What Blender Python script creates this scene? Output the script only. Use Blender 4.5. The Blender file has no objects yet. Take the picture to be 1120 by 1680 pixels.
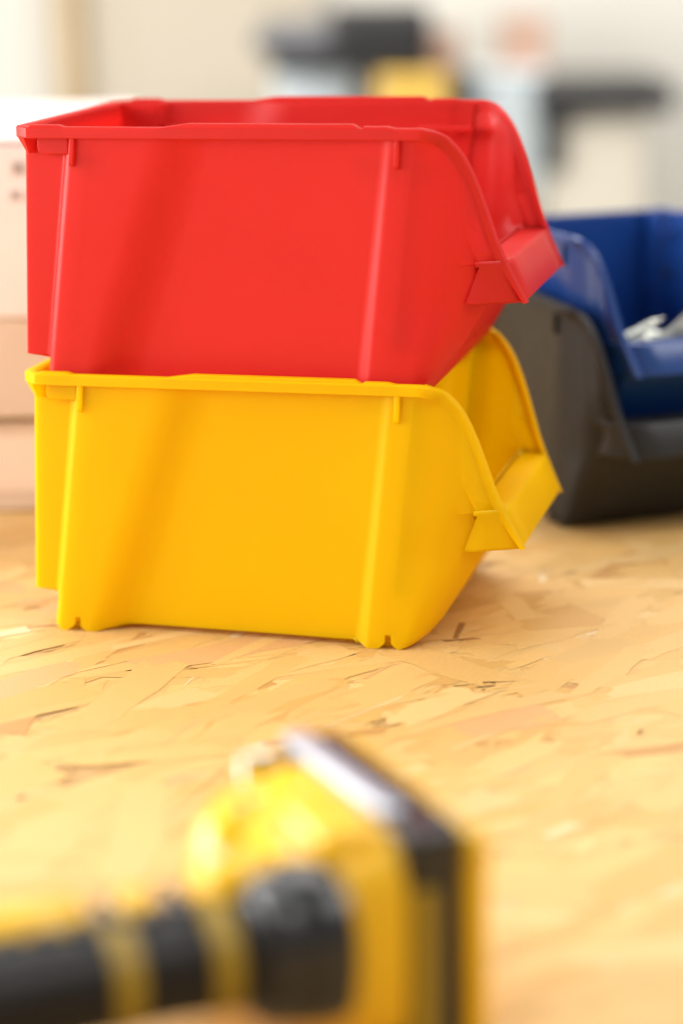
import bpy, bmesh, math, random
import numpy as np
from mathutils import Vector, Matrix

S = bpy.context.scene
COL = S.collection
R = math.radians

# ------------------------------------------------------------------ camera
cam_data = bpy.data.cameras.new('camera')
cam = bpy.data.objects.new('camera', cam_data)
COL.objects.link(cam)
S.camera = cam
PITCH, ROLL = 0.2432, -0.0180
cam.location = (0.1438, -1.0801, 0.3221)
cam.rotation_euler = (Matrix.Rotation(math.pi/2 - PITCH, 3, 'X') @ Matrix.Rotation(ROLL, 3, 'Z')).to_euler()
cam_data.sensor_fit = 'VERTICAL'
cam_data.sensor_height = 36.0
cam_data.lens = 4005.1 / 1680 * 36
cam_data.clip_start = 0.02
cam_data.clip_end = 50
cam_data.dof.use_dof = True
cam_data.dof.focus_distance = 1.068
cam_data.dof.aperture_fstop = 3.1

# ------------------------------------------------------------------ light
world = bpy.data.worlds.new('World')
S.world = world
world.use_nodes = True
bg = world.node_tree.nodes['Background']
bg.inputs['Color'].default_value = (1.0, 0.98, 0.955, 1)
bg.inputs['Strength'].default_value = 0.40


def area_light(name, loc, target, size, size_y, power, color):
    d = bpy.data.lights.new(name, 'AREA')
    d.shape = 'RECTANGLE'
    d.size, d.size_y = size, size_y
    d.energy = power
    d.color = color
    o = bpy.data.objects.new(name, d)
    COL.objects.link(o)
    o.location = loc
    o.rotation_euler = (Vector(target) - Vector(loc)).to_track_quat('-Z', 'Y').to_euler()
    return o


area_light('window_light', (-1.6, 0.35, 0.55), (0.1, 0.0, 0.1), 1.9, 1.0, 66, (1.0, 0.99, 0.975))
area_light('skylight', (-0.15, 1.55, 2.15), (0.1, -0.2, 0.0), 1.8, 1.2, 31, (1.0, 0.99, 0.975))
area_light('ceiling_light', (1.3, -0.5, 1.7), (0.15, 0.0, 0.05), 1.6, 1.2, 30, (1.0, 0.98, 0.95))
area_light('room_window_light', (-1.7, -1.25, 0.75), (0.1, 0.0, 0.12), 1.4, 1.1, 21, (1.0, 0.985, 0.965))
area_light('background_fill', (0.3, 1.3, 1.7), (0.25, 2.4, 0.05), 1.2, 0.8, 14, (1.0, 0.985, 0.965))  # added fill that brightens the background, not a known lamp

S.view_settings.view_transform = 'Standard'
S.view_settings.look = 'None'
S.view_settings.exposure = 0.26
S.view_settings.gamma = 1.0
S.render.engine = 'CYCLES'
S.cycles.use_denoising = True
S.cycles.max_bounces = 6
S.cycles.diffuse_bounces = 4
S.cycles.glossy_bounces = 3
S.cycles.transmission_bounces = 4
S.cycles.use_adaptive_sampling = True
S.cycles.adaptive_threshold = 0.02
S.cycles.caustics_reflective = False
S.cycles.caustics_refractive = False


# ------------------------------------------------------------------ helpers
def link(o):
    COL.objects.link(o)
    return o


def tag(o, label=None, category=None, group=None, kind=None):
    if label: o['label'] = label
    if category: o['category'] = category
    if group: o['group'] = group
    if kind: o['kind'] = kind
    return o


def empty(name, loc=(0, 0, 0), rz=0.0):
    o = link(bpy.data.objects.new(name, None))
    o.location = loc
    o.rotation_euler = (0, 0, rz)
    o.empty_display_size = 0.02
    return o


def bm_obj(name, bm, mat, parent=None, smooth=30, doubles=None):
    if doubles:
        bmesh.ops.remove_doubles(bm, verts=bm.verts, dist=doubles)
    bmesh.ops.recalc_face_normals(bm, faces=bm.faces)
    me = bpy.data.meshes.new(name)
    bm.to_mesh(me)
    bm.free()
    if mat: me.materials.append(mat)
    if smooth is not None:
        me.shade_smooth()
        me.set_sharp_from_angle(angle=R(smooth))
    o = link(bpy.data.objects.new(name, me))
    if parent: o.parent = parent
    return o


def bevel(o, width, seg=3, angle=30):
    m = o.modifiers.new('bevel', 'BEVEL')
    m.width, m.segments = width, seg
    m.limit_method = 'ANGLE'
    m.angle_limit = R(angle)
    m.harden_normals = False
    return o


def add_box(bm, x0, x1, y0, y1, z0, z1, mtx=None):
    vs = [bm.verts.new((x, y, z)) for z in (z0, z1) for (x, y) in ((x0, y0), (x1, y0), (x1, y1), (x0, y1))]
    for f in ((0, 3, 2, 1), (4, 5, 6, 7), (0, 1, 5, 4), (1, 2, 6, 5), (2, 3, 7, 6), (3, 0, 4, 7)):
        bm.faces.new([vs[i] for i in f])
    if mtx is not None:
        bmesh.ops.transform(bm, matrix=mtx, verts=vs)
    return vs


def box(name, x0, x1, y0, y1, z0, z1, mat, parent=None, bev=0.0, mtx=None, seg=3):
    bm = bmesh.new()
    add_box(bm, x0, x1, y0, y1, z0, z1, mtx)
    o = bm_obj(name, bm, mat, parent, smooth=30)
    if bev: bevel(o, bev, seg)
    return o


def add_loft(bm, rings, cap=True):
    """rings: list of closed rings (equal length) of 3D points"""
    vr = [[bm.verts.new(p) for p in r] for r in rings]
    n = len(vr[0])
    for a, b in zip(vr[:-1], vr[1:]):
        for i in range(n):
            bm.faces.new((a[i], a[(i+1) % n], b[(i+1) % n], b[i]))
    if cap:
        bm.faces.new(vr[0][::-1])
        bm.faces.new(vr[-1])
    return vr


def super_ring(cx, cy, cz, hy, hz, power=2.6, n=28, tilt=0.0):
    """ring in the plane across local X"""
    out = []
    for k in range(n):
        a = 2*math.pi*k/n
        c, s = math.cos(a), math.sin(a)
        y = math.copysign(abs(c)**(2/power), c)*hy
        z = math.copysign(abs(s)**(2/power), s)*hz
        out.append((cx - y*math.sin(tilt), cy + y*math.cos(tilt), cz + z))
    return out


# ------------------------------------------------------------------ materials
def nmat(name):
    m = bpy.data.materials.new(name)
    m.use_nodes = True
    nt = m.node_tree
    return m, nt, nt.nodes['Principled BSDF']


def plastic(name, col, rough=0.4, grain=0.05, spec=0.5, thin=0.0):
    m, nt, p = nmat(name)
    p.inputs['Specular IOR Level'].default_value = spec
    tc = nt.nodes.new('ShaderNodeTexCoord')
    # slight uneven tone of moulded plastic + handling scuffs in the gloss
    n1 = nt.nodes.new('ShaderNodeTexNoise'); n1.inputs['Scale'].default_value = 22; n1.inputs['Detail'].default_value = 3
    nt.links.new(tc.outputs['Object'], n1.inputs['Vector'])
    ramp = nt.nodes.new('ShaderNodeMixRGB')
    ramp.inputs[1].default_value = (*[c*0.94 for c in col], 1)
    ramp.inputs[2].default_value = (*[min(1, c*1.04) for c in col], 1)
    nt.links.new(n1.outputs['Fac'], ramp.inputs[0])
    nt.links.new(ramp.outputs[0], p.inputs['Base Color'])
    n3 = nt.nodes.new('ShaderNodeTexNoise'); n3.inputs['Scale'].default_value = 90; n3.inputs['Detail'].default_value = 5
    nt.links.new(tc.outputs['Object'], n3.inputs['Vector'])
    mr = nt.nodes.new('ShaderNodeMapRange')
    mr.inputs['To Min'].default_value = rough - 0.05; mr.inputs['To Max'].default_value = rough + 0.08
    nt.links.new(n3.outputs['Fac'], mr.inputs['Value'])
    nt.links.new(mr.outputs[0], p.inputs['Roughness'])
    if grain:
        n2 = nt.nodes.new('ShaderNodeTexNoise'); n2.inputs['Scale'].default_value = 1400; n2.inputs['Detail'].default_value = 2
        nt.links.new(tc.outputs['Object'], n2.inputs['Vector'])
        b = nt.nodes.new('ShaderNodeBump'); b.inputs['Strength'].default_value = grain; b.inputs['Distance'].default_value = 0.0004
        nt.links.new(n2.outputs['Fac'], b.inputs['Height'])
        rip = nt.nodes.new('ShaderNodeTexNoise'); rip.inputs['Scale'].default_value = 14; rip.inputs['Detail'].default_value = 1
        nt.links.new(tc.outputs['Object'], rip.inputs['Vector'])
        b2 = nt.nodes.new('ShaderNodeBump'); b2.inputs['Strength'].default_value = 0.12; b2.inputs['Distance'].default_value = 0.002
        nt.links.new(rip.outputs['Fac'], b2.inputs['Height']); nt.links.new(b.outputs[0], b2.inputs['Normal'])
        nt.links.new(b2.outputs[0], p.inputs['Normal'])
    if thin:   # thin-walled polypropylene lets some light through
        tr = nt.nodes.new('ShaderNodeBsdfTranslucent')
        tr.inputs['Color'].default_value = (*[c**0.6 for c in col], 1)
        mix = nt.nodes.new('ShaderNodeMixShader'); mix.inputs[0].default_value = thin
        out = nt.nodes['Material Output']
        nt.links.new(p.outputs[0], mix.inputs[1]); nt.links.new(tr.outputs[0], mix.inputs[2])
        nt.links.new(mix.outputs[0], out.inputs['Surface'])
    return m


RED = plastic('red_plastic', (0.76, 0.028, 0.022), 0.38, spec=0.45, thin=0.45)
YELLOW = plastic('yellow_plastic', (1.0, 0.69, 0.0), 0.38, spec=0.33, thin=0.58)
BLUE = plastic('blue_plastic', (0.008, 0.046, 0.215), 0.28)
GREY = plastic('dark_grey_plastic', (0.015, 0.0155, 0.0165), 0.45, spec=0.35)
TOOL_YELLOW = plastic('tool_yellow_plastic', (0.80, 0.45, 0.003), 0.3)
TOOL_BLACK = plastic('tool_black_plastic', (0.010, 0.010, 0.011), 0.22)
RUBBER = plastic('black_rubber', (0.010, 0.008, 0.007), 0.42, spec=0.25)


def simple(name, col, rough=0.6, metallic=0.0, var=0.08, scale=8):
    m, nt, p = nmat(name)
    p.inputs['Roughness'].default_value = rough
    p.inputs['Metallic'].default_value = metallic
    tc = nt.nodes.new('ShaderNodeTexCoord')
    n = nt.nodes.new('ShaderNodeTexNoise'); n.inputs['Scale'].default_value = scale; n.inputs['Detail'].default_value = 4
    nt.links.new(tc.outputs['Object'], n.inputs['Vector'])
    mx = nt.nodes.new('ShaderNodeMixRGB')
    mx.inputs[1].default_value = (*[c*(1-var) for c in col], 1)
    mx.inputs[2].default_value = (*[min(1, c*(1+var)) for c in col], 1)
    nt.links.new(n.outputs['Fac'], mx.inputs[0])
    nt.links.new(mx.outputs[0], p.inputs['Base Color'])
    return m


STEEL = simple('brushed_steel', (0.62, 0.63, 0.64), 0.28, 1.0)
FIN_AND_SHEEN = simple('grey_fin_and_sheen', (0.42, 0.45, 0.50), 0.34, 0.5)  # grey of the fin, and of the highlight painted along the battery
SHADED_YELLOW = plastic('shaded_yellow_plastic', (0.30, 0.185, 0.004), 0.45)  # tool yellow with shade painted in, for grip stripes and battery end panel
ZINC = simple('zinc_steel', (0.72, 0.74, 0.66), 0.35, 0.7)

# OSB strands: colour per strand, grain along the strand (uv in metres)
def strand_material():
    m, nt, p = nmat('osb_strand_wood')
    at = nt.nodes.new('ShaderNodeAttribute'); at.attribute_name = 'strand_colour'
    uv = nt.nodes.new('ShaderNodeUVMap'); uv.uv_map = 'grain'
    mp = nt.nodes.new('ShaderNodeMapping'); mp.inputs['Scale'].default_value = (40, 700, 1)
    nt.links.new(uv.outputs[0], mp.inputs[0])
    n = nt.nodes.new('ShaderNodeTexNoise'); n.inputs['Scale'].default_value = 1.0; n.inputs['Detail'].default_value = 5
    n.inputs['Roughness'].default_value = 0.65
    nt.links.new(mp.outputs[0], n.inputs['Vector'])
    mp2 = nt.nodes.new('ShaderNodeMapping'); mp2.inputs['Scale'].default_value = (25, 130, 1)
    nt.links.new(uv.outputs[0], mp2.inputs[0])
    n2 = nt.nodes.new('ShaderNodeTexNoise'); n2.inputs['Scale'].default_value = 1.0; n2.inputs['Detail'].default_value = 3
    nt.links.new(mp2.outputs[0], n2.inputs['Vector'])
    mr = nt.nodes.new('ShaderNodeMapRange'); mr.inputs['From Min'].default_value = 0.3; mr.inputs['From Max'].default_value = 0.7
    mr.inputs['To Min'].default_value = 0.70; mr.inputs['To Max'].default_value = 1.16
    nt.links.new(n.outputs['Fac'], mr.inputs['Value'])
    mr2 = nt.nodes.new('ShaderNodeMapRange'); mr2.inputs['From Min'].default_value = 0.3; mr2.inputs['From Max'].default_value = 0.7
    mr2.inputs['To Min'].default_value = 0.84; mr2.inputs['To Max'].default_value = 1.12
    nt.links.new(n2.outputs['Fac'], mr2.inputs['Value'])
    mul = nt.nodes.new('ShaderNodeMath'); mul.operation = 'MULTIPLY'
    nt.links.new(mr.outputs[0], mul.inputs[0]); nt.links.new(mr2.outputs[0], mul.inputs[1])
    vm = nt.nodes.new('ShaderNodeVectorMath'); vm.operation = 'SCALE'
    nt.links.new(at.outputs['Color'], vm.inputs[0]); nt.links.new(mul.outputs[0], vm.inputs['Scale'])
    nt.links.new(vm.outputs[0], p.inputs['Base Color'])
    mrr = nt.nodes.new('ShaderNodeMapRange'); mrr.inputs['To Min'].default_value = 0.36; mrr.inputs['To Max'].default_value = 0.62
    nt.links.new(n2.outputs['Fac'], mrr.inputs['Value'])
    nt.links.new(mrr.outputs[0], p.inputs['Roughness'])
    b = nt.nodes.new('ShaderNodeBump'); b.inputs['Strength'].default_value = 0.35; b.inputs['Distance'].default_value = 0.0003
    nt.links.new(n.outputs['Fac'], b.inputs['Height']); nt.links.new(b.outputs[0], p.inputs['Normal'])
    return m


STRAND = strand_material()
OSB_CORE = simple('osb_core_wood', (0.50, 0.30, 0.11), 0.6, 0, 0.3, 60)


# ------------------------------------------------------------------ OSB table top
def build_board():
    rnd = random.Random(11)
    board = box('osb_table_top', -0.85, 1.15, -0.80, 0.95, -0.022, -0.0007, OSB_CORE)
    tag(board, 'golden oriented strand board table top the bins stand on', 'table top', kind='structure')
    palette = [((0.715, 0.45, 0.158), 6), ((0.70, 0.43, 0.143), 6), ((0.735, 0.47, 0.172), 5), ((0.755, 0.505, 0.205), 1.6),
               ((0.665, 0.39, 0.12), 2.6), ((0.57, 0.305, 0.095), 0.35), ((0.67, 0.385, 0.16), 0.5), ((0.78, 0.59, 0.32), 0.6)]
    cols = [c for c, w in palette]; ws = [w for c, w in palette]

    def strand(cx, cy, L, W, ang, z, col):
        big = L*W > 0.0006
        n_end = rnd.choice((3, 4, 5)) if big else 2
        n_side = 4 if big else 1
        sk = rnd.uniform(-0.5, 0.5)
        tap = rnd.uniform(0.35, 1.0)
        bow = rnd.uniform(-0.06, 0.06)*W*2
        pts = []
        for side in (1, -1):
            for k in range(n_end):          # splintered end
                v = -W/2 + W*k/(n_end-1)
                pts.append((side*(L/2 - (rnd.random()**2)*L*0.16), side*v))
            for k in range(1, n_side+1):    # slightly wandering long edge
                u = L/2 - L*k/(n_side+1)
                pts.append((side*u, side*(W/2 + rnd.uniform(-0.10, 0.06)*W)))
        lift = rnd.random() < 0.045
        tx, ty = rnd.uniform(-1, 1)*(0.0012 if lift else 0.0002), rnd.uniform(-1, 1)*(0.005 if lift else 0.0006)
        c, s = math.cos(ang), math.sin(ang)
        out, uv = [], []
        ou, ov = rnd.random()*20, rnd.random()*20
        for (u, v) in pts:
            t = (u/L + 0.5)
            vv = v*(tap + (1-tap)*t) + bow*(1-(2*t-1)**2)
            uu = u + sk*v
            zz = z + tx*u + ty*vv
            out.append((cx + uu*c - vv*s, cy + uu*s + vv*c, min(zz, -0.00002)))
            uv.append((uu + ou, vv + ov))
        return out, uv, col

    items = []
    x0, x1, y0, y1 = -0.62, 0.86, -0.66, 0.80
    N = 24000
    for i in range(N):
        t = i/N
        small = rnd.random()
        if small < 0.35:
            L, W = rnd.uniform(0.006, 0.030), rnd.uniform(0.0012, 0.006)
        elif small < 0.5:
            L, W = rnd.uniform(0.02, 0.07), rnd.uniform(0.0006, 0.0022)
        else:
            L, W = rnd.uniform(0.035, 0.105), rnd.uniform(0.008, 0.027)
        ang = rnd.gauss(R(40), R(23))
        if rnd.random() < 0.09: ang = rnd.uniform(0, math.pi)
        col = rnd.choices(cols, ws)[0]
        if small < 0.5 and rnd.random() < 0.011: col = (0.36, 0.18, 0.06)
        if small >= 0.5 and col[2] > 0.3: L *= 0.45; W *= 0.5
        k = rnd.uniform(0.95, 1.05)
        col = tuple(min(0.92, c*k) for c in col)
        z = -0.00042 + 0.00036*t
        items.append(strand(rnd.uniform(x0, x1), rnd.uniform(y0, y1), L, W, ang, z, col) + (L*W, ))

    def mesh_of(name, its):
        verts, faces, uvs, cs = [], [], [], []
        for pts, uv, col, a in its:
            b = len(verts)
            verts += pts
            faces.append(list(range(b, b+len(pts))))
            uvs += uv
            cs += [col]*len(pts)
        me = bpy.data.meshes.new(name)
        me.from_pydata(verts, [], faces)
        ul = me.uv_layers.new(name='grain')
        ca = me.color_attributes.new('strand_colour', 'FLOAT_COLOR', 'CORNER')
        li = np.zeros(len(me.loops), dtype=np.int32)
        me.loops.foreach_get('vertex_index', li)
        ul.data.foreach_set('uv', np.array(uvs, dtype=np.float32)[li].ravel())
        ca.data.foreach_set('color', np.hstack([np.array(cs, dtype=np.float32)[li], np.ones((len(li), 1), dtype=np.float32)]).ravel())
        me.materials.append(STRAND)
        return me

    # the biggest strands of the top layer where the board is in focus are parts of their own
    single = []
    for i in range(len(items)-1, len(items)//2, -1):
        p = items[i]
        cx = sum(q[0] for q in p[0])/len(p[0]); cy = sum(q[1] for q in p[0])/len(p[0])
        if p[3] > 0.0006 and -0.02 < cx < 0.34 and -0.36 < cy < 0.06:
            single.append(i)
        if len(single) >= 160: break
    ss = set(single)
    o = link(bpy.data.objects.new('strands', mesh_of('strands', [p for i, p in enumerate(items) if i not in ss])))
    o.parent = board
    o['kind'] = 'stuff'
    for i in single:
        o = link(bpy.data.objects.new('strand', mesh_of('strand', [items[i]])))
        o.parent = board


build_board()


# ------------------------------------------------------------------ the storage bin (millimetres, x rear>front, y near>far, z up)
BW, ZR = 150.0, 121.0
EDGE = [(44.5, 225.8), (50, 223.2), (56, 220.4), (62, 217.7), (66, 216.0), (73, 213.4), (80, 211.3), (88, 208.8), (94, 206.8), (100, 204.6), (105, 202.5),
        (109, 200.4), (112, 198.5), (115, 196.0), (117, 194.0), (118.6, 191.8), (119.8, 189.2), (120.6, 186.5), (121, 183.5)]


def x_edge(z):
    return float(np.interp(z, [e[0] for e in EDGE], [e[1] for e in EDGE]))


def q_out(x):
    """inset of the outermost (rim) plane from the near nominal plane"""
    if x < 184: return -3.6*x/184
    t = x - 184
    return -3.6 + 0.5*t*min(1, t/10) if t < 10 else -3.6 + 0.5*t


def wall_inset(z):
    h = z/ZR
    return 2.6 + 2.6*(1-h)


def fillet_poly(pts, rad, seg):
    """round the inner corners of an open polyline, fixed vertex count"""
    out = [pts[0]]
    for i in range(1, len(pts)-1):
        a, b, c = np.array(pts[i-1], float), np.array(pts[i], float), np.array(pts[i+1], float)
        r = rad[i]
        la, lc = np.linalg.norm(a-b), np.linalg.norm(c-b)
        if r <= 0:
            out.append(tuple(b)); continue
        d = min(r, la*0.48, lc*0.48)
        if la < 1e-6 or lc < 1e-6:
            p0 = p1 = b
        else:
            p0 = b + (a-b)/la*d; p1 = b + (c-b)/lc*d
        for k in range(seg+1):
            t = k/seg
            out.append(tuple((1-t)**2*p0 + 2*t*(1-t)*b + t*t*p1))
    out.append(pts[-1])
    return out


def side_plan(z, upper):
    """plan polyline of the near side wall at height z, front to rear; returns [(x, y, zoff)]"""
    w = wall_inset(z)
    h = z/ZR
    q = lambda x: q_out(x) + w*(1 - 0.62*min(1.0, max(0.0, (x-182)/20))*min(1.0, max(0.0, (z-40)/20)))
    # front end
    xc = float(np.interp(z, [0, 0.6, 1.2, 2, 4, 6.4, 12, 20, 44], [172.6, 174.8, 176.2, 177.4, 179.2, 181.0, 184.0, 186.5, 195.0]))
    if z <= 61.6:
        xf = float(np.interp(z, [0, 0.6, 1.2, 2, 4, 6.4, 12, 43, 61.6], [173.6, 176.2, 178.0, 179.6, 182.4, 185.2, 190.0, 208.6, 204.4]))
        yf = float(np.interp(z, [0, 4, 8, 16, 43, 61.6], [8.0, 10.0, 13.0, 17.5, 19.0, 10.6]))
        P = [(xf, yf), (xf, yf), (xf, yf), (xf, yf), (xc, q(xc))]
    else:
        dip = 1.1*max(0.0, (76-z)/14)**1.3
        xe = x_edge(z)
        xr = min(float(np.interp(z, [62, 76], [207.0, 201.5])), xe-1.5)
        xcc = min(195.0, xr-3)
        P = [(xe, q(xe)), (xr, q(xr)), (xr-0.4, q(xr)+dip), (xr-0.8, q(xr)+dip), (xcc, q(xcc))]
    Rr = [0, 0, 0, 0, 9.0]
    # notch in the front foot
    def notch(xm):
        if z < 6.5:
            hw = float(np.interp(z, [0, 1.2, 2.6, 6.5], [4.6, 3.0, 1.6, 1.4]))
            return [(xm+hw, q(xm)), (xm+hw*0.98, q(xm)+4.5), (xm-hw*0.98, q(xm)+4.5), (xm-hw, q(xm))]
        return [(xm+1.4, q(xm)), (xm+1.37, q(xm)), (xm-1.37, q(xm)), (xm-1.4, q(xm))]
    P += notch(167.6 if z < 8 else 167.6 + (z-8)*0.115); Rr += [0]*4
    rec = 3.8 + 5.2*(1-h)
    xro = 157.7 + 0.115*z
    xri = xro - (5.2 - 2.2*h)
    xlo = 29.0 + 0.349*z
    xli = 43.0 + 0.358*z
    rec_r = 1.1 + 3.0*(1-h)
    P += [(xro, q(xro)), (xri, q(xri)+rec_r), (xli, q(xli)+rec), (xlo, q(xlo))]
    Rr += [1.3, 1.8, 9.0, 9.0]
    xn = 20.4 + 0.144*z*1.0
    P += notch(xn); Rr += [0]*4
    xp = 10.2 + 0.1375*z
    if z < 3: xp += (3-z)*0.7
    rin = 6.2
    if upper:
        xrear = -1.6 + 4.8*min(1, max(0, (z-18)/95))
        P += [(xp+1.3, q(xp)), (xp-1.5, q(xp)+2.5), (xp-2.6, q(xp)+rin), (xrear+0.4, q(0)+rin-0.6), (xrear+1.4, q(0)+rin+6), (xrear, 40.0)]
        Rr += [1.4, 1.4, 2.0, 1.6, 0, 0]
    else:
        P += [(xp+1.3, q(xp)), (xp-1.2, q(xp)+2.5), (xp-1.4, q(xp)+rin), (xp-0.3, q(xp)+rin+4), (xp, q(0)+rin+8), (xp, 40.0)]
        Rr += [1.4, 1.4, 2.0, 1.6, 0, 0]
    pts = fillet_poly(P, Rr, 5)
    res = []
    for (x, y) in pts:
        zz = z
        if z < 2.6:  # floor between the feet stands a little clear of the table
            if xli-1 <= x <= xri+1: zz = 2.6
            elif xri < x < xro: zz = max(z, 2.6*(xro-x)/max(1e-3, xro-xri))
            elif xlo < x < xli: zz = max(z, 2.6*(x-xlo)/max(1e-3, xli-xlo))
        res.append((x, y, zz))
    return res


def mm(p):
    return (p[0]*0.001, p[1]*0.001, p[2]*0.001)


def make_bin(mat):
    parts = {}
    levels = [(0, 0), (0.6, 0), (1.2, 0), (2.0, 0), (2.6, 0), (4, 0), (6.4, 0), (6.55, 0), (9, 0), (12, 0), (16.2, 0), (18.2, 1), (22, 1), (28, 1), (36, 1), (42.9, 1),
              (44.5, 1), (50, 1), (56, 1), (61.5, 1), (62.1, 1), (68, 1), (74, 1), (80, 1), (88, 1), (94, 1), (100, 1), (105, 1), (109, 1), (112, 1), (115, 1),
              (117, 1), (118.6, 1), (119.6, 1), (120.1, 1)]
    bm = bmesh.new()
    loops = []
    for z, up in levels:
        near = side_plan(z, up)
        far = [(x, BW-y, zz) for (x, y, zz) in near][::-1]
        loops.append([bm.verts.new(mm(p)) for p in near + far])
    n = len(loops[0])
    for a, b in zip(loops[:-1], loops[1:]):
        for i in range(n-1):
            try:
                bm.faces.new((a[i], a[i+1], b[i+1], b[i]))
            except ValueError:
                pass
    # lower front wall (up to the lip), leaning outwards
    for li in range(len(levels)-1):
        if levels[li+1][0] <= 61.6:
            a, b = loops[li], loops[li+1]
            bm.faces.new((a[0], b[0], b[-1], a[-1]))
    # floor
    fl = [v for v in loops[0]]
    bm.faces.new(fl)
    bmesh.ops.remove_doubles(bm, verts=bm.verts, dist=2e-5)
    bmesh.ops.dissolve_degenerate(bm, edges=bm.edges, dist=1e-6)
    o = bm_obj('bin_body', bm, mat, smooth=28)
    # normals outward
    sol = o.modifiers.new('wall', 'SOLIDIFY'); sol.thickness = 0.0017; sol.offset = -1.0; sol.use_even_offset = False
    parts['body'] = o

    # lip: inner riser, shelf, sloping label panel
    bm = bmesh.new()
    prof = [(204.4, 61.0, 10.7), (204.9, 61.6, 10.7), (206.0, 61.8, 11.0), (207.4, 61.85, 11.2), (208.0, 61.88, None), (216.8, 61.9, None), (217.9, 61.6, None), (218.6, 60.6, None), (225.3, 45.4, None), (225.2, 44.6, None), (224.0, 44.4, None)]
    rows = []
    for x, z, ins in prof:
        if ins is None: ins = q_out(x) + (3.6 if x < 219 else 3.2)
        rows.append([bm.verts.new(mm((x, ins + (BW-2*ins)*k/6, z))) for k in range(7)])
    for a, b in zip(rows[:-1], rows[1:]):
        for k in range(6):
            bm.faces.new((a[k], b[k], b[k+1], a[k+1]))
    o = bm_obj('front_lip', bm, mat, smooth=40)
    sol = o.modifiers.new('wall', 'SOLIDIFY'); sol.thickness = 0.0014; sol.offset = -1.0
    parts['lip'] = o

    # cheeks: side plates that carry the lip, standing proud of the tapered front corner
    cheeks = []
    ZC = (44.5, 46, 50, 54, 58, 61, 62.0, 63.4)
    for far in (0, 1):
        bm = bmesh.new()
        rows = []
        for z in ZC:
            xr = float(np.interp(z, [44.5, 47, 61, 61.9, 62], [201.2, 202.0, 207.2, 207.4, 205.8])); xe = x_edge(z)
            row = []
            yc0 = q_out(195.0) + wall_inset(z)*0.6
            xf_ = float(np.interp(z, [43, 61.6], [208.6, 204.4])); yf_ = float(np.interp(z, [43, 61.6], [19.0, 10.6]))
            y_root = yc0 + (yf_-yc0)*min(1.0, (xr-195.0)/(xf_-195.0)) - 0.9
            for k in range(6):
                x = xr + (xe-xr)*k/5
                y = q_out(x) + wall_inset(z)*0.38 + 0.5*min(1, max(0, (61.5-z)/6)) + 1.6*max(0, (61.5-z)/17)*(1-0.35*k/5) - 0.12
                y = y + max(0.0, y_root - y)*max(0.0, 1 - k/2.0)*(1.0 if z < 61.5 else 0.0)
                row.append(bm.verts.new(mm((x, BW-y if far else y, z))))
            rows.append(row)
        for a, b in zip(rows[:-1], rows[1:]):
            for k in range(5): bm.faces.new((a[k], a[k+1], b[k+1], b[k]) if not far else (a[k], b[k], b[k+1], a[k+1]))
        # return edge at the root so that the plate meets the tapered corner
        ext = []
        for r, z in zip(rows, ZC):
            v = r[0].co
            ext.append(bm.verts.new((v.x - 0.0012, v.y + (-0.010 if far else 0.010), v.z)))
        for i in range(len(ext)-1):
            bm.faces.new((rows[i][0], rows[i+1][0], ext[i+1], ext[i]))
        o = bm_obj('lip_cheek', bm, mat, smooth=30)
        sol = o.modifiers.new('wall', 'SOLIDIFY'); sol.thickness = 0.0012; sol.offset = 0.0
        cheeks.append(o)
    parts['cheeks'] = cheeks

    # rim flange: follows rear, both sides, and runs down the front edges to the lip tip
    path = []   # (P, down, inward, height)
    side = []
    ez = EDGE[::-1]
    for i, (z, x) in enumerate(ez):
        side.append((x, z))
    side = side[::-1]           # tip -> rim start
    tang = []
    for i in range(len(side)):
        a = side[max(0, i-1)]; b = side[min(len(side)-1, i+1)]
        d = np.array([b[0]-a[0], b[1]-a[1]], float); d /= np.linalg.norm(d)
        tang.append(d)
    near_pts = []
    for i, (x, z) in enumerate(side):
        d = tang[i]
        down = np.array([d[1]*-1.0, 0, d[0]*1.0])   # perpendicular
        if down[0] > 0: down = -down
        if abs(d[1]) < 0.02: down = np.array([0, 0, -1.0])
        if i == len(side)-1: down = np.array([0.0, 0, -1.0])
        bw = 1.2 + 3.8*min(1.0, max(0, (z-45)/35))
        near_pts.append((np.array([x, q_out(x), z]), down, np.array([0.25, 1.0, 0.0]), bw))
    for x in (176, 165, 150, 130, 110, 90, 70, 50, 30, 20, 9.5):
        near_pts.append((np.array([x, q_out(x), ZR]), np.array([0, 0, -1.0]), np.array([0, 1.0, 0]), 5.0))
    c1 = (np.array([7.6, q_out(7.6), ZR]), np.array([0, 0, -1.0]), np.array([0.35, 1.0, 0]), 5.0)
    c2 = (np.array([0.6, 6.6, ZR]), np.array([0, 0, -1.0]), np.array([1.0, 0.45, 0]), 5.0)
    c3 = (np.array([0.0, 9.0, ZR]), np.array([0, 0, -1.0]), np.array([1.0, 0.0, 0]), 5.0)
    near_pts += [c1, c2, c3]
    far_pts = []
    for P, dn, inw, bw in near_pts[::-1]:
        far_pts.append((np.array([P[0], BW-P[1], P[2]]), dn, np.array([inw[0], -inw[1], 0]), bw))
    allp = near_pts + far_pts
    bm = bmesh.new()
    rings = []
    T = 4.2
    for P, dn, inw, bw in allp:
        c = 0.5
        pr = [P + dn*c, P + inw*c, P + inw*(T-c), P + inw*T + dn*c, P + inw*T + dn*(min(2.2, bw*.6)), P + inw*2.4 + dn*(min(2.4, bw*.65)), P + inw*2.4 + dn*bw, P + dn*bw + inw*0.3, P + dn*(bw-0.4)]
        rings.append([mm(v) for v in pr])
    add_loft(bm, rings, cap=True)
    o = bm_obj('rim', bm, mat, smooth=35)
    parts['rim'] = o

    # raised stacking ledges on the rim, both sides
    led = []
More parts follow.
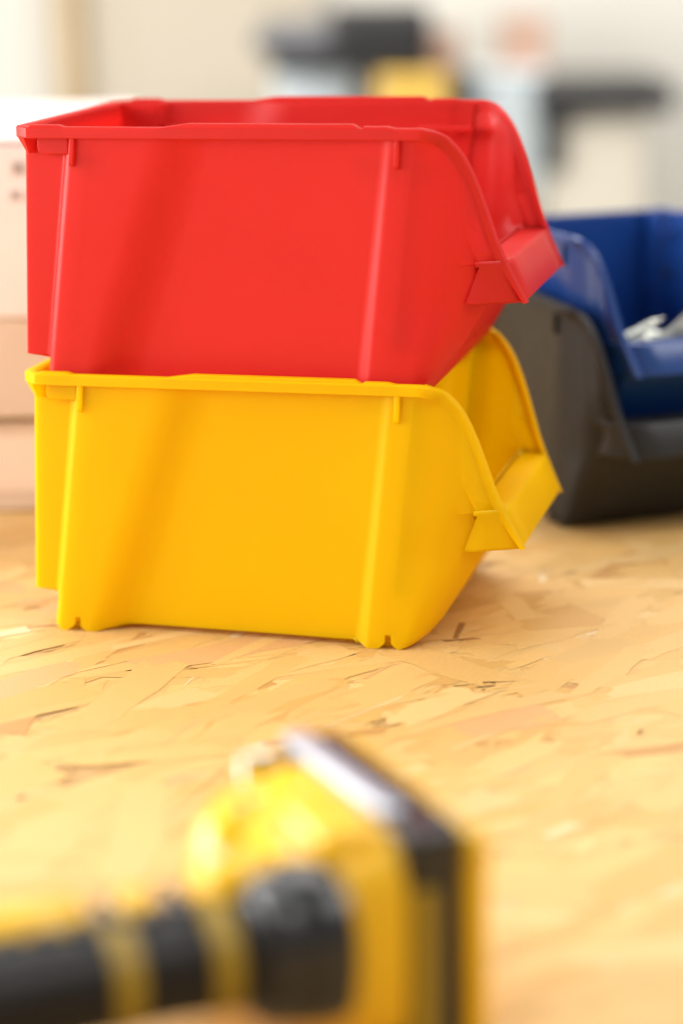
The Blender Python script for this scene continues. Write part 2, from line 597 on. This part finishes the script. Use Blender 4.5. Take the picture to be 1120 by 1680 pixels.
    for far in (0, 1):
        for (xs, h) in (((68, 82, 155.0, 158.5), 1.7), ((158.9, 159.6, 170.0, 174.5), 0.75), ((8.6, 9.6, 22.5, 26.0), 0.9)):
            bm = bmesh.new()
            def Y(x, d):
                y = q_out(x) + d
                return BW-y if far else y
            prof = [(xs[0], -0.25), (xs[1], h), (xs[2], h), (xs[3], -0.25)]
            top = [(bm.verts.new(mm((x, Y(x, 0.35), ZR+z))), bm.verts.new(mm((x, Y(x, 4.0), ZR+z)))) for x, z in prof]
            low = [(bm.verts.new(mm((x, Y(x, 0.35), ZR-0.5))), bm.verts.new(mm((x, Y(x, 4.0), ZR-0.5)))) for x, z in prof]
            for i in range(3):
                bm.faces.new((top[i][0], top[i+1][0], top[i+1][1], top[i][1]))
                bm.faces.new((low[i][0], low[i][1], low[i+1][1], low[i+1][0]))
                bm.faces.new((top[i][0], low[i][0], low[i+1][0], top[i+1][0]))
                bm.faces.new((top[i][1], top[i+1][1], low[i+1][1], low[i][1]))
            bm.faces.new((top[0][0], top[0][1], low[0][1], low[0][0]))
            bm.faces.new((top[3][0], low[3][0], low[3][1], top[3][1]))
            led.append(bevel(bm_obj('stacking_ledge', bm, mat, smooth=30), 0.0003, 2))
    parts['ledges'] = led

    ribs = []
    for far in (0, 1):
        for x, lean in ((28.6, 0.10), (174.2, 0.06)):
            bm = bmesh.new()
            def V(x, d, z):
                y = q_out(x) + d
                return bm.verts.new(mm((x, BW-y if far else y, z)))
            zt, zb = 116.2, 103.6
            r = []
            for z, xx, dd in ((zt, x, 0.5), (105.0, x-lean*12, 0.9), (zb, x-lean*13, 2.2)):
                r.append([V(xx-1.1, dd, z), V(xx+1.1, dd, z), V(xx+1.1, 4.0, z), V(xx-1.1, 4.0, z)])
            for a, b in zip(r[:-1], r[1:]):
                for i in range(4): bm.faces.new((a[i], a[(i+1) % 4], b[(i+1) % 4], b[i]))
            bm.faces.new(r[0]); bm.faces.new(r[-1][::-1])
            ribs.append(bevel(bm_obj('rib', bm, mat, smooth=30), 0.0004, 2))
        # short horizontal bar under the rear end of the rim
        bm = bmesh.new()
        prof = [(11.0, 116.5), (11.0, 111.6), (11.8, 109.6), (13.8, 108.6), (26.0, 108.4), (26.0, 116.5)]
        f0, f1 = [], []
        for x, z in prof:
            y0, y1 = q_out(x)+3.6, q_out(x)+9.4
            f0.append(bm.verts.new(mm((x, BW-y0 if far else y0, z)))); f1.append(bm.verts.new(mm((x, BW-y1 if far else y1, z))))
        bm.faces.new(f0); bm.faces.new(f1[::-1])
        for i in range(len(prof)):
            j = (i+1) % len(prof); bm.faces.new((f0[i], f1[i], f1[j], f0[j]))
        ribs.append(bevel(bm_obj('rim_bar', bm, mat, smooth=30), 0.0009, 3))
        # small gusset below the chamfered rear corner
        bm = bmesh.new()
        def W2(x, y, z): return bm.verts.new(mm((x, BW-y if far else y, z)))
        a = [W2(2.2, 4.2, 116.2), W2(6.0, 0.8, 116.2), W2(6.6, 5.2, 109.0), W2(5.6, 6.0, 109.0)]
        b = [W2(7.5, 9.5, 116.2), W2(9.5, 7.5, 116.2), W2(9.0, 8.4, 109.0), W2(8.4, 9.0, 109.0)]
        bm.faces.new(a); bm.faces.new(b[::-1])
        for i in range(4):
            j = (i+1) % 4; bm.faces.new((a[i], b[i], b[j], a[j]))
        ribs.append(bm_obj('corner_gusset', bm, mat, smooth=30))
    # inner ledges the next bin's feet stand on
    for far in (0, 1):
        for x0, x1 in ((28.0, 40.0), (154.0, 180.0)):
            bm = bmesh.new()
            y0, y1 = 4.0, 10.5
            if far: y0, y1 = BW-y1, BW-y0
            add_box(bm, x0*1e-3, x1*1e-3, y0*1e-3, y1*1e-3, 0.1066, 0.1092)
            ribs.append(bevel(bm_obj('stacking_shelf', bm, mat, smooth=30), 0.0004, 2))
    parts['ribs'] = ribs
    return parts


def bin_object(name, label, mat, loc, rz, tilt=0.0, scale=(1, 1, 1), proto=None):
    root = empty(name)
    root.matrix_world = Matrix.Translation(loc) @ Matrix.Rotation(rz, 4, 'Z') @ Matrix.Rotation(-tilt, 4, 'Y') @ Matrix.Diagonal((*scale, 1))
    tag(root, label, 'storage bin', 'open-fronted stacking bins on the table')
    src = []
    for v in proto.values():
        src += v if isinstance(v, list) else [v]
    for s in src:
        if s.parent is None:
            o = s
        else:
            o = link(s.copy())
            o.data = s.data
        if o.data.materials[0] is not mat:
            o.data = s.data.copy()
            o.data.materials[0] = mat
        o.parent = root
    return root


PROTO = make_bin(YELLOW)
YAW = -0.2394
bin_object('storage_bin', 'bright yellow plastic open-fronted bin standing on the board under the red bin', YELLOW, (0, 0, 0), YAW, proto=PROTO)
cy, sy = math.cos(YAW), math.sin(YAW)
rx, ry = 0.00084, 0.00165
bin_object('storage_bin', 'bright red plastic open-fronted bin stacked on top of the yellow bin', RED,
           (rx*cy - ry*sy, rx*sy + ry*cy, 0.10965), YAW + 0.0048, proto=PROTO)
bin_object('storage_bin', 'dark grey plastic bin on the board behind the yellow bin, holding the blue bin', GREY, (0.1956, 0.3381, 0), -1.205, proto=PROTO)
BLUE_BIN = bin_object('storage_bin', 'blue plastic bin nested in the dark grey bin with screws inside', BLUE, (0.211, 0.333, 0.030), -1.23, 0.07, (0.935, 0.89, 0.935), proto=PROTO)


# ------------------------------------------------------------------ screws in the blue bin
def make_screw():
    root = empty('screw')
    bm = bmesh.new()
    rings = []
    L = 0.045
    def ring(x, r): return [(x, r*math.cos(2*math.pi*k/12), r*math.sin(2*math.pi*k/12)) for k in range(12)]
    x = 0.0
    rings.append(ring(0.0, 0.0024))
    i = 0
    while x < L-0.007:
        x += 0.0009
        rings.append(ring(x, 0.0026 if i % 2 else 0.0020)); i += 1
    rings.append(ring(L, 0.0003))
    add_loft(bm, rings)
    bm_obj('shank', bm, ZINC, root, smooth=50)
    bm = bmesh.new()
    add_loft(bm, [ring(-0.0046, 0.0050), ring(-0.0040, 0.0054), ring(-0.0032, 0.0052), ring(0.0004, 0.0025)])
    hd = bm_obj('head', bm, ZINC, root, smooth=30)
    bm = bmesh.new()
    add_box(bm, -0.0049, -0.0038, -0.003, 0.003, -0.0007, 0.0007)
    add_box(bm, -0.00492, -0.0038, -0.0007, 0.0007, -0.003, 0.003)
    sl = bm_obj('cross_recess', bm, TOOL_BLACK, hd)
    return root


def copy_tree(o, parent=None):
    c = link(o.copy())
    if parent: c.parent = parent
    for ch in o.children:
        copy_tree(ch, c)
    return c


def build_screws():
    rnd = random.Random(5)
    base = make_screw()
    spots = [(192, 30, 64, 60, 26), (186, 44, 63, 150, 8), (194, 58, 66, 95, 34), (188, 70, 64, 20, 14), (193, 84, 66, 70, 22), (186, 98, 63, 130, 10), (192, 112, 65, 40, 20)]
    for k in range(13):
        spots.append((rnd.uniform(150, 190), rnd.uniform(28, 120), rnd.uniform(48, 60), rnd.uniform(0, 360), rnd.uniform(-8, 12)))
    bpy.context.view_layer.update()
    M = BLUE_BIN.matrix_world
    for i, (x, y, z, a, e) in enumerate(spots):
        s = base if i == 0 else copy_tree(base)
        s.matrix_world = M @ Matrix.Translation((x*1e-3, y*1e-3, z*1e-3)) @ Matrix.Rotation(R(a), 4, 'Z') @ Matrix.Rotation(R(-e), 4, 'Y') @ Matrix.Translation((-0.022, 0, 0))
        tag(s, 'pale zinc screw in the heap inside the blue bin', 'screw', 'screws heaped in the blue bin')


build_screws()


# ------------------------------------------------------------------ cartons behind on the left
def cardboard(name, col):
    m, nt, p = nmat(name)
    p.inputs['Roughness'].default_value = 0.75
    tc = nt.nodes.new('ShaderNodeTexCoord')
    n = nt.nodes.new('ShaderNodeTexNoise'); n.inputs['Scale'].default_value = 30; n.inputs['Detail'].default_value = 5
    nt.links.new(tc.outputs['Object'], n.inputs['Vector'])
    w = nt.nodes.new('ShaderNodeTexWave'); w.inputs['Scale'].default_value = 70; w.bands_direction = 'X'
    nt.links.new(tc.outputs['Object'], w.inputs['Vector'])
    mx = nt.nodes.new('ShaderNodeMixRGB')
    mx.inputs[1].default_value = (*[c*0.93 for c in col], 1); mx.inputs[2].default_value = (*[min(1, c*1.06) for c in col], 1)
    nt.links.new(n.outputs['Fac'], mx.inputs[0]); nt.links.new(mx.outputs[0], p.inputs['Base Color'])
    b = nt.nodes.new('ShaderNodeBump'); b.inputs['Strength'].default_value = 0.15; b.inputs['Distance'].default_value = 0.0005
    nt.links.new(w.outputs['Fac'], b.inputs['Height']); nt.links.new(b.outputs[0], p.inputs['Normal'])
    return m


PALE_CARD = cardboard('pale_card', (0.74, 0.67, 0.625))
BROWN_CARD = cardboard('brown_card', (0.63, 0.50, 0.40))
INK = simple('grey_ink', (0.36, 0.31, 0.28), 0.7)
TAPE = simple('paper_tape', (0.76, 0.63, 0.53), 0.45)


def build_cartons():
    lo = empty('carton', (-0.17, 0.36, 0), 0.02)
    tag(lo, 'brown cardboard carton on the board behind the yellow bin, under the paler carton', 'carton', 'cardboard cartons')
    box('carton_wall', -0.20, 0.17, -0.13, 0.11, 0.0, 0.0505, BROWN_CARD, lo, 0.002)
    box('lid', -0.203, 0.173, -0.134, 0.113, 0.053, 0.108, BROWN_CARD, lo, 0.002)
    box('tape_strip', -0.2035, 0.1705, -0.1306, -0.128, 0.012, 0.043, TAPE, lo)
    up = empty('carton', (-0.165, 0.365, 0.108), -0.015)
    tag(up, 'pale pinkish cardboard carton with dark print, stacked on the brown carton', 'carton', 'cardboard cartons')
    box('carton_wall', -0.205, 0.185, -0.135, 0.12, 0.0, 0.094, PALE_CARD, up, 0.002)
    for k, (a, b) in enumerate(((-0.135, -0.009), (-0.006, 0.12))):
        box('top_flap', -0.205, 0.185, a, b, 0.0945, 0.0972, PALE_CARD, up, 0.0008)
    for (x0, x1, z0, z1) in ((0.139, 0.145, 0.0785, 0.0850), (0.1485, 0.1530, 0.0795, 0.0840), (0.1375, 0.1420, 0.0650, 0.0695), (0.1460, 0.1520, 0.0640, 0.0690)):
        box('printed_mark', x0, x1, -0.1358, -0.1352, z0, z1, INK, up)


build_cartons()


# ------------------------------------------------------------------ cordless drill in the foreground (lying on its side)
def build_drill():
    root = empty('cordless_drill', (0.164, -0.457, 0), 0.412)
    tag(root, 'out of focus yellow and black cordless drill lying on its side in the foreground', 'drill')
    # battery pack
    bat = box('battery_pack', 0.002, 0.0212, 0.016, 0.107, 0.004, 0.0708, TOOL_BLACK, root, 0.0035, seg=4)
    box('battery_base', 0.0208, 0.0292, 0.0145, 0.109, 0.0015, 0.0672, TOOL_YELLOW, bat, 0.004, seg=4)
    box('end_panel', 0.0035, 0.0115, 0.0135, 0.0175, 0.004, 0.054, SHADED_YELLOW, bat, 0.001)
    box('latch_button', 0.0015, 0.0188, 0.0125, 0.030, 0.0555, 0.0712, TOOL_BLACK, bat, 0.0025)
    box('sheen_strip', 0.0022, 0.0105, 0.031, 0.106, 0.0695, 0.0728, FIN_AND_SHEEN, bat, 0.0014)  # pale strip painted in for the reflection on the glossy black pack
    for k in range(5):
        box('rail_tooth', 0.0118, 0.0195, 0.038 + 0.013*k, 0.046 + 0.013*k, 0.0700, 0.0716, TOOL_BLACK, bat, 0.0005)
    # foot of the handle: near lobe, lower far lobe
    bm = bmesh.new()
    rings = [super_ring(0.0018, 0.056, 0.037, 0.0425, 0.0325, 6.0), super_ring(-0.006, 0.056, 0.037, 0.0425, 0.0325, 5.0), super_ring(-0.012, 0.052, 0.037, 0.0385, 0.0320, 4.0),
             super_ring(-0.020, 0.046, 0.038, 0.0330, 0.0300, 3.4), super_ring(-0.027, 0.040, 0.039, 0.0275, 0.0270, 3.0), super_ring(-0.034, 0.034, 0.040, 0.0220, 0.0225, 2.6),
             super_ring(-0.040, 0.029, 0.041, 0.0180, 0.0175, 2.4)]
    add_loft(bm, rings)
    foot = bm_obj('handle_foot', bm, TOOL_YELLOW, root, smooth=60)
    bm = bmesh.new()
    add_loft(bm, [super_ring(0.0018, 0.091, 0.034, 0.0160, 0.0290, 4.0), super_ring(-0.010, 0.090, 0.034, 0.0165, 0.0290, 3.6), super_ring(-0.022, 0.086, 0.034, 0.0160, 0.0275, 3.2),
                  super_ring(-0.031, 0.082, 0.034, 0.0140, 0.0230, 3.0), super_ring(-0.036, 0.080, 0.034, 0.0090, 0.0150, 2.6)])
    bm_obj('foot_bumper', bm, TOOL_YELLOW, foot, smooth=60)
    # grip with a thicker collar where it meets the foot
    AY, AZ = 0.025, 0.042
    bm = bmesh.new()
    rings = []
    for X, hy, hz in ((-0.0165, 0.0195, 0.0175), (-0.020, 0.0230, 0.0215), (-0.027, 0.0240, 0.0222), (-0.036, 0.0225, 0.0205), (-0.043, 0.0188, 0.0170), (-0.05, 0.0172, 0.0152), (-0.065, 0.0165, 0.0146), (-0.09, 0.0170, 0.0150), (-0.12, 0.0182, 0.0160), (-0.165, 0.0215, 0.0185)):
        rings.append(super_ring(X, AY, AZ, hy, hz, 2.4))
    add_loft(bm, rings)
    grip = bm_obj('grip', bm, RUBBER, root, smooth=60)
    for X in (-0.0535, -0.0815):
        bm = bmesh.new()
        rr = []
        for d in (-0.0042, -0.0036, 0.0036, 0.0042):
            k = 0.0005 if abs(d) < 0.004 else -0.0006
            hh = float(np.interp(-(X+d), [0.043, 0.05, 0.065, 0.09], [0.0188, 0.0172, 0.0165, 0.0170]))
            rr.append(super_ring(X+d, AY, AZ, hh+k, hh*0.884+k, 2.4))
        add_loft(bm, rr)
        bm_obj('grip_stripe', bm, SHADED_YELLOW, grip, smooth=60)
    # yellow islands of the shell on the far upper side of the grip
    for x0, x1, dz in ((-0.118, -0.086, 0.0), (-0.077, -0.066, -0.001), (-0.052, -0.030, 0.004)):
        bm = bmesh.new()
        xm = (x0+x1)/2
        add_loft(bm, [super_ring(X, AY+0.0080, AZ+0.0100+dz, 0.0095*k, 0.0105*k, 2.4, n=16) for X, k in ((x0, 0.72), (x0+0.003, 0.95), (xm, 1.0), (x1-0.003, 0.95), (x1, 0.72))])
        bm_obj('shell_island', bm, TOOL_YELLOW, grip, smooth=60)
    bm = bmesh.new()
    add_loft(bm, [super_ring(X, 0.049, 0.050, 0.0035*k, 0.0125*k, 2.6, n=16) for X, k in ((-0.0465, 0.7), (-0.0455, 1.0), (-0.0405, 1.0), (-0.0395, 0.7))])
    bm_obj('guide_fin', bm, FIN_AND_SHEEN, root, smooth=50)
    axis = lambda X: AY
    bm = bmesh.new()
    add_loft(bm, [super_ring(X, AY, AZ, hy, hz, 2.8) for X, hy, hz in ((-0.0445, 0.0185, 0.0168), (-0.0425, 0.0215, 0.0196), (-0.0370, 0.0232, 0.0214), (-0.0340, 0.0226, 0.0207), (-0.0325, 0.0238, 0.0220), (-0.0240, 0.0250, 0.0230), (-0.0190, 0.0238, 0.0222), (-0.0172, 0.0200, 0.0180))])
    bm_obj('collar', bm, TOOL_BLACK, grip, smooth=35)
    for k in range(6):
        X = -0.060 - 0.010*k
        box('grip_ridge', X-0.0026, X+0.0026, AY-0.004, AY+0.012, AZ+0.0120, AZ+0.0172, TOOL_BLACK, grip, 0.0012)
    box('foot_step', -0.0215, -0.0010, 0.0205, 0.0520, 0.0600, 0.0728, TOOL_YELLOW, foot, 0.004)
    box('foot_groove', -0.0240, -0.0220, 0.0300, 0.0560, 0.0560, 0.0672, TOOL_BLACK, foot, 0.0008)
    for k in range(3):
        box('screw_boss', -0.0120 - 0.006*k, -0.0085 - 0.006*k, 0.060 + 0.006*k, 0.0665 + 0.006*k, 0.0640, 0.0690 - 0.002*k, TOOL_BLACK if k else STEEL, foot, 0.001)
    # trigger and motor housing (outside the frame on the left)
    bm = bmesh.new()
    add_loft(bm, [super_ring(X, axis(X)+0.026, 0.040, 0.010, 0.009, 3, n=16) for X in (-0.118, -0.124, -0.14, -0.152)])
    bm_obj('trigger', bm, TOOL_BLACK, root, smooth=50)
    def cyl_y(name, secs, cx, cz, mat, parent):
        bm = bmesh.new()
        add_loft(bm, [[(cx + r*math.cos(2*math.pi*k/32), y, cz + r*math.sin(2*math.pi*k/32)) for k in range(32)] for y, r in secs])
        return bm_obj(name, bm, mat, parent, smooth=40)
    hs = cyl_y('motor_housing', ((-0.03, 0.026), (-0.026, 0.032), (0.05, 0.034), (0.09, 0.034), (0.112, 0.029), (0.118, 0.025)), -0.190, 0.040, TOOL_YELLOW, root)
    cyl_y('rear_cap', ((-0.044, 0.020), (-0.040, 0.027), (-0.0305, 0.030)), -0.190, 0.040, TOOL_BLACK, hs)
    cyl_y('clutch_ring', ((0.1185, 0.0245), (0.121, 0.0265), (0.139, 0.0265), (0.141, 0.025)), -0.190, 0.040, TOOL_BLACK, root)
    cyl_y('chuck', ((0.1415, 0.022), (0.165, 0.021), (0.182, 0.014), (0.186, 0.009)), -0.190, 0.040, TOOL_BLACK, root)
    # belt hook and its screw at the far end of the foot, bit clip near the grip
    hk = box('belt_hook', -0.010, 0.001, 0.1075, 0.1105, 0.030, 0.0665, STEEL, root, 0.0015)
    bm = bmesh.new()
    ring = lambda y, r: [(-0.0045 + r*math.cos(2*math.pi*k/16), y, 0.060 + r*math.sin(2*math.pi*k/16)) for k in range(16)]
    add_loft(bm, [ring(0.110, 0.0045), ring(0.1125, 0.0045), ring(0.1132, 0.0036)])
    bm_obj('hook_screw', bm, STEEL, hk, smooth=40)


build_drill()


# ------------------------------------------------------------------ far background: wall, door, second bench
WALL = simple('off_white_paint', (0.73, 0.70, 0.62), 0.8, 0, 0.03, 3)
CREAM = simple('cream_paint', (0.56, 0.49, 0.38), 0.6, 0, 0.04, 3)
TANWOOD = simple('tan_wood', (0.55, 0.40, 0.22), 0.55, 0, 0.12, 12)
DARK = simple('charcoal_metal', (0.018, 0.018, 0.019), 0.45, 0, 0.1, 12)
MIDGREY = simple('grey_metal', (0.15, 0.15, 0.16), 0.35, 0, 0.1, 12)
PALEBLUE = simple('pale_blue_plastic', (0.86, 0.95, 0.98), 0.4, 0, 0.04, 6)
SAWYELLOW = simple('yellow_paint', (0.68, 0.42, 0.07), 0.4, 0, 0.06, 8)
PINK = simple('pink_brown_card', (0.62, 0.40, 0.30), 0.7, 0, 0.1, 10)
BEIGE = simple('beige_laminate', (0.62, 0.56, 0.45), 0.6, 0, 0.06, 5)


def build_background():
    tag(box('back_wall', -1.8, 2.2, 2.62, 2.70, -0.9, 1.3, WALL), kind='structure')
    fr = empty('door_frame', (-0.26, 2.60, -0.9))
    tag(fr, 'tan wooden door post standing out from the white wall', 'door frame')
    box('post', 0.0, 0.036, -0.05, 0.02, 0, 2.1, TANWOOD, fr, 0.003)
    d = empty('door', (-0.222, 2.60, -0.9))
    tag(d, 'cream coloured door leaf beside the tan post', 'door')
    box('leaf', 0.0, 0.34, -0.02, 0.015, 0.01, 2.08, CREAM, d, 0.003)
    box('panel', 0.06, 0.28, -0.027, -0.021, 0.35, 1.9, CREAM, d, 0.004)
    # saw on the far bench
    b = empty('work_bench', (0.50, 2.20, 0.0))
    tag(b, 'dark topped work bench far behind the bins, out of focus', 'bench')
    box('bench_top', -0.085, 0.098, 0.0, 0.30, 0.048, 0.084, DARK, b, 0.003)
    box('side_panel', -0.07, 0.065, 0.03, 0.27, -0.85, 0.047, BEIGE, b, 0.003)
    box('drawer_front', -0.066, 0.060, 0.018, 0.029, -0.16, 0.030, BEIGE, b, 0.003)
    box('bracket', -0.083, -0.052, 0.002, 0.028, -0.030, 0.0475, DARK, b, 0.002)
    s = empty('bench_saw', (0.15, 2.20, -0.1))
    tag(s, 'dark grey machine with a yellow housing far behind the red bin', 'machine')
    bm = bmesh.new()
    rings = []
    for x, z0, z1 in ((-0.112, 0.238, 0.258), (-0.10, 0.228, 0.272), (-0.03, 0.222, 0.276), (0.04, 0.222, 0.280)):
        rings.append(super_ring(x, 0.10, (z0+z1)/2, 0.09, (z1-z0)/2, 3.5))
    add_loft(bm, rings)
    bm_obj('head', bm, MIDGREY, s, smooth=50)
    box('motor_cover', -0.010, 0.124, -0.01, 0.15, 0.224, 0.292, DARK, s, 0.012)
    box('arm', -0.092, 0.125, 0.0, 0.16, 0.208, 0.2235, DARK, s, 0.004)
    box('column', 0.020, 0.046, 0.02, 0.12, -0.05, 0.2235, DARK, s, 0.004)
    box('yellow_housing', 0.050, 0.146, -0.02, 0.14, 0.09, 0.207, SAWYELLOW, s, 0.012)
    box('support_post', 0.154, 0.182, 0.02, 0.10, -0.05, 0.205, DARK, s, 0.004)
    for (x0, x1, z0, z1, lab) in ((0.062, 0.165, -0.02, 0.122, 'pale blue tub under the grey machine head'), (0.336, 0.428, -0.08, 0.100, 'pale blue tub left of the dark bench')):
        t = empty('plastic_tub', (x0, 2.30, 0))
        tag(t, lab, 'tub', 'pale blue tubs in the background')
        box('tub_wall', 0, x1-x0, 0, 0.12, z0, z1-0.012, PALEBLUE, t, 0.008)
        box('tub_lid', -0.004, x1-x0+0.004, -0.004, 0.124, z1-0.0115, z1, PALEBLUE, t, 0.004)
    for (x0, x1, z0, z1, lab) in ((0.268, 0.318, 0.085, 0.155, 'small pinkish brown box beside the machine'), (0.375, 0.44, 0.1, 0.170, 'pinkish brown box above the right pale blue tub')):
        t = empty('small_box', (x0, 2.34, z0))
        tag(t, lab, 'box', 'small boxes in the background')
        box('box_wall', 0, x1-x0, 0, 0.06, 0, z1-z0-0.012, PINK, t, 0.003)
        box('box_lid', -0.001, x1-x0+0.001, -0.001, 0.061, z1-z0-0.0115, z1-z0, PINK, t, 0.003)


build_background()
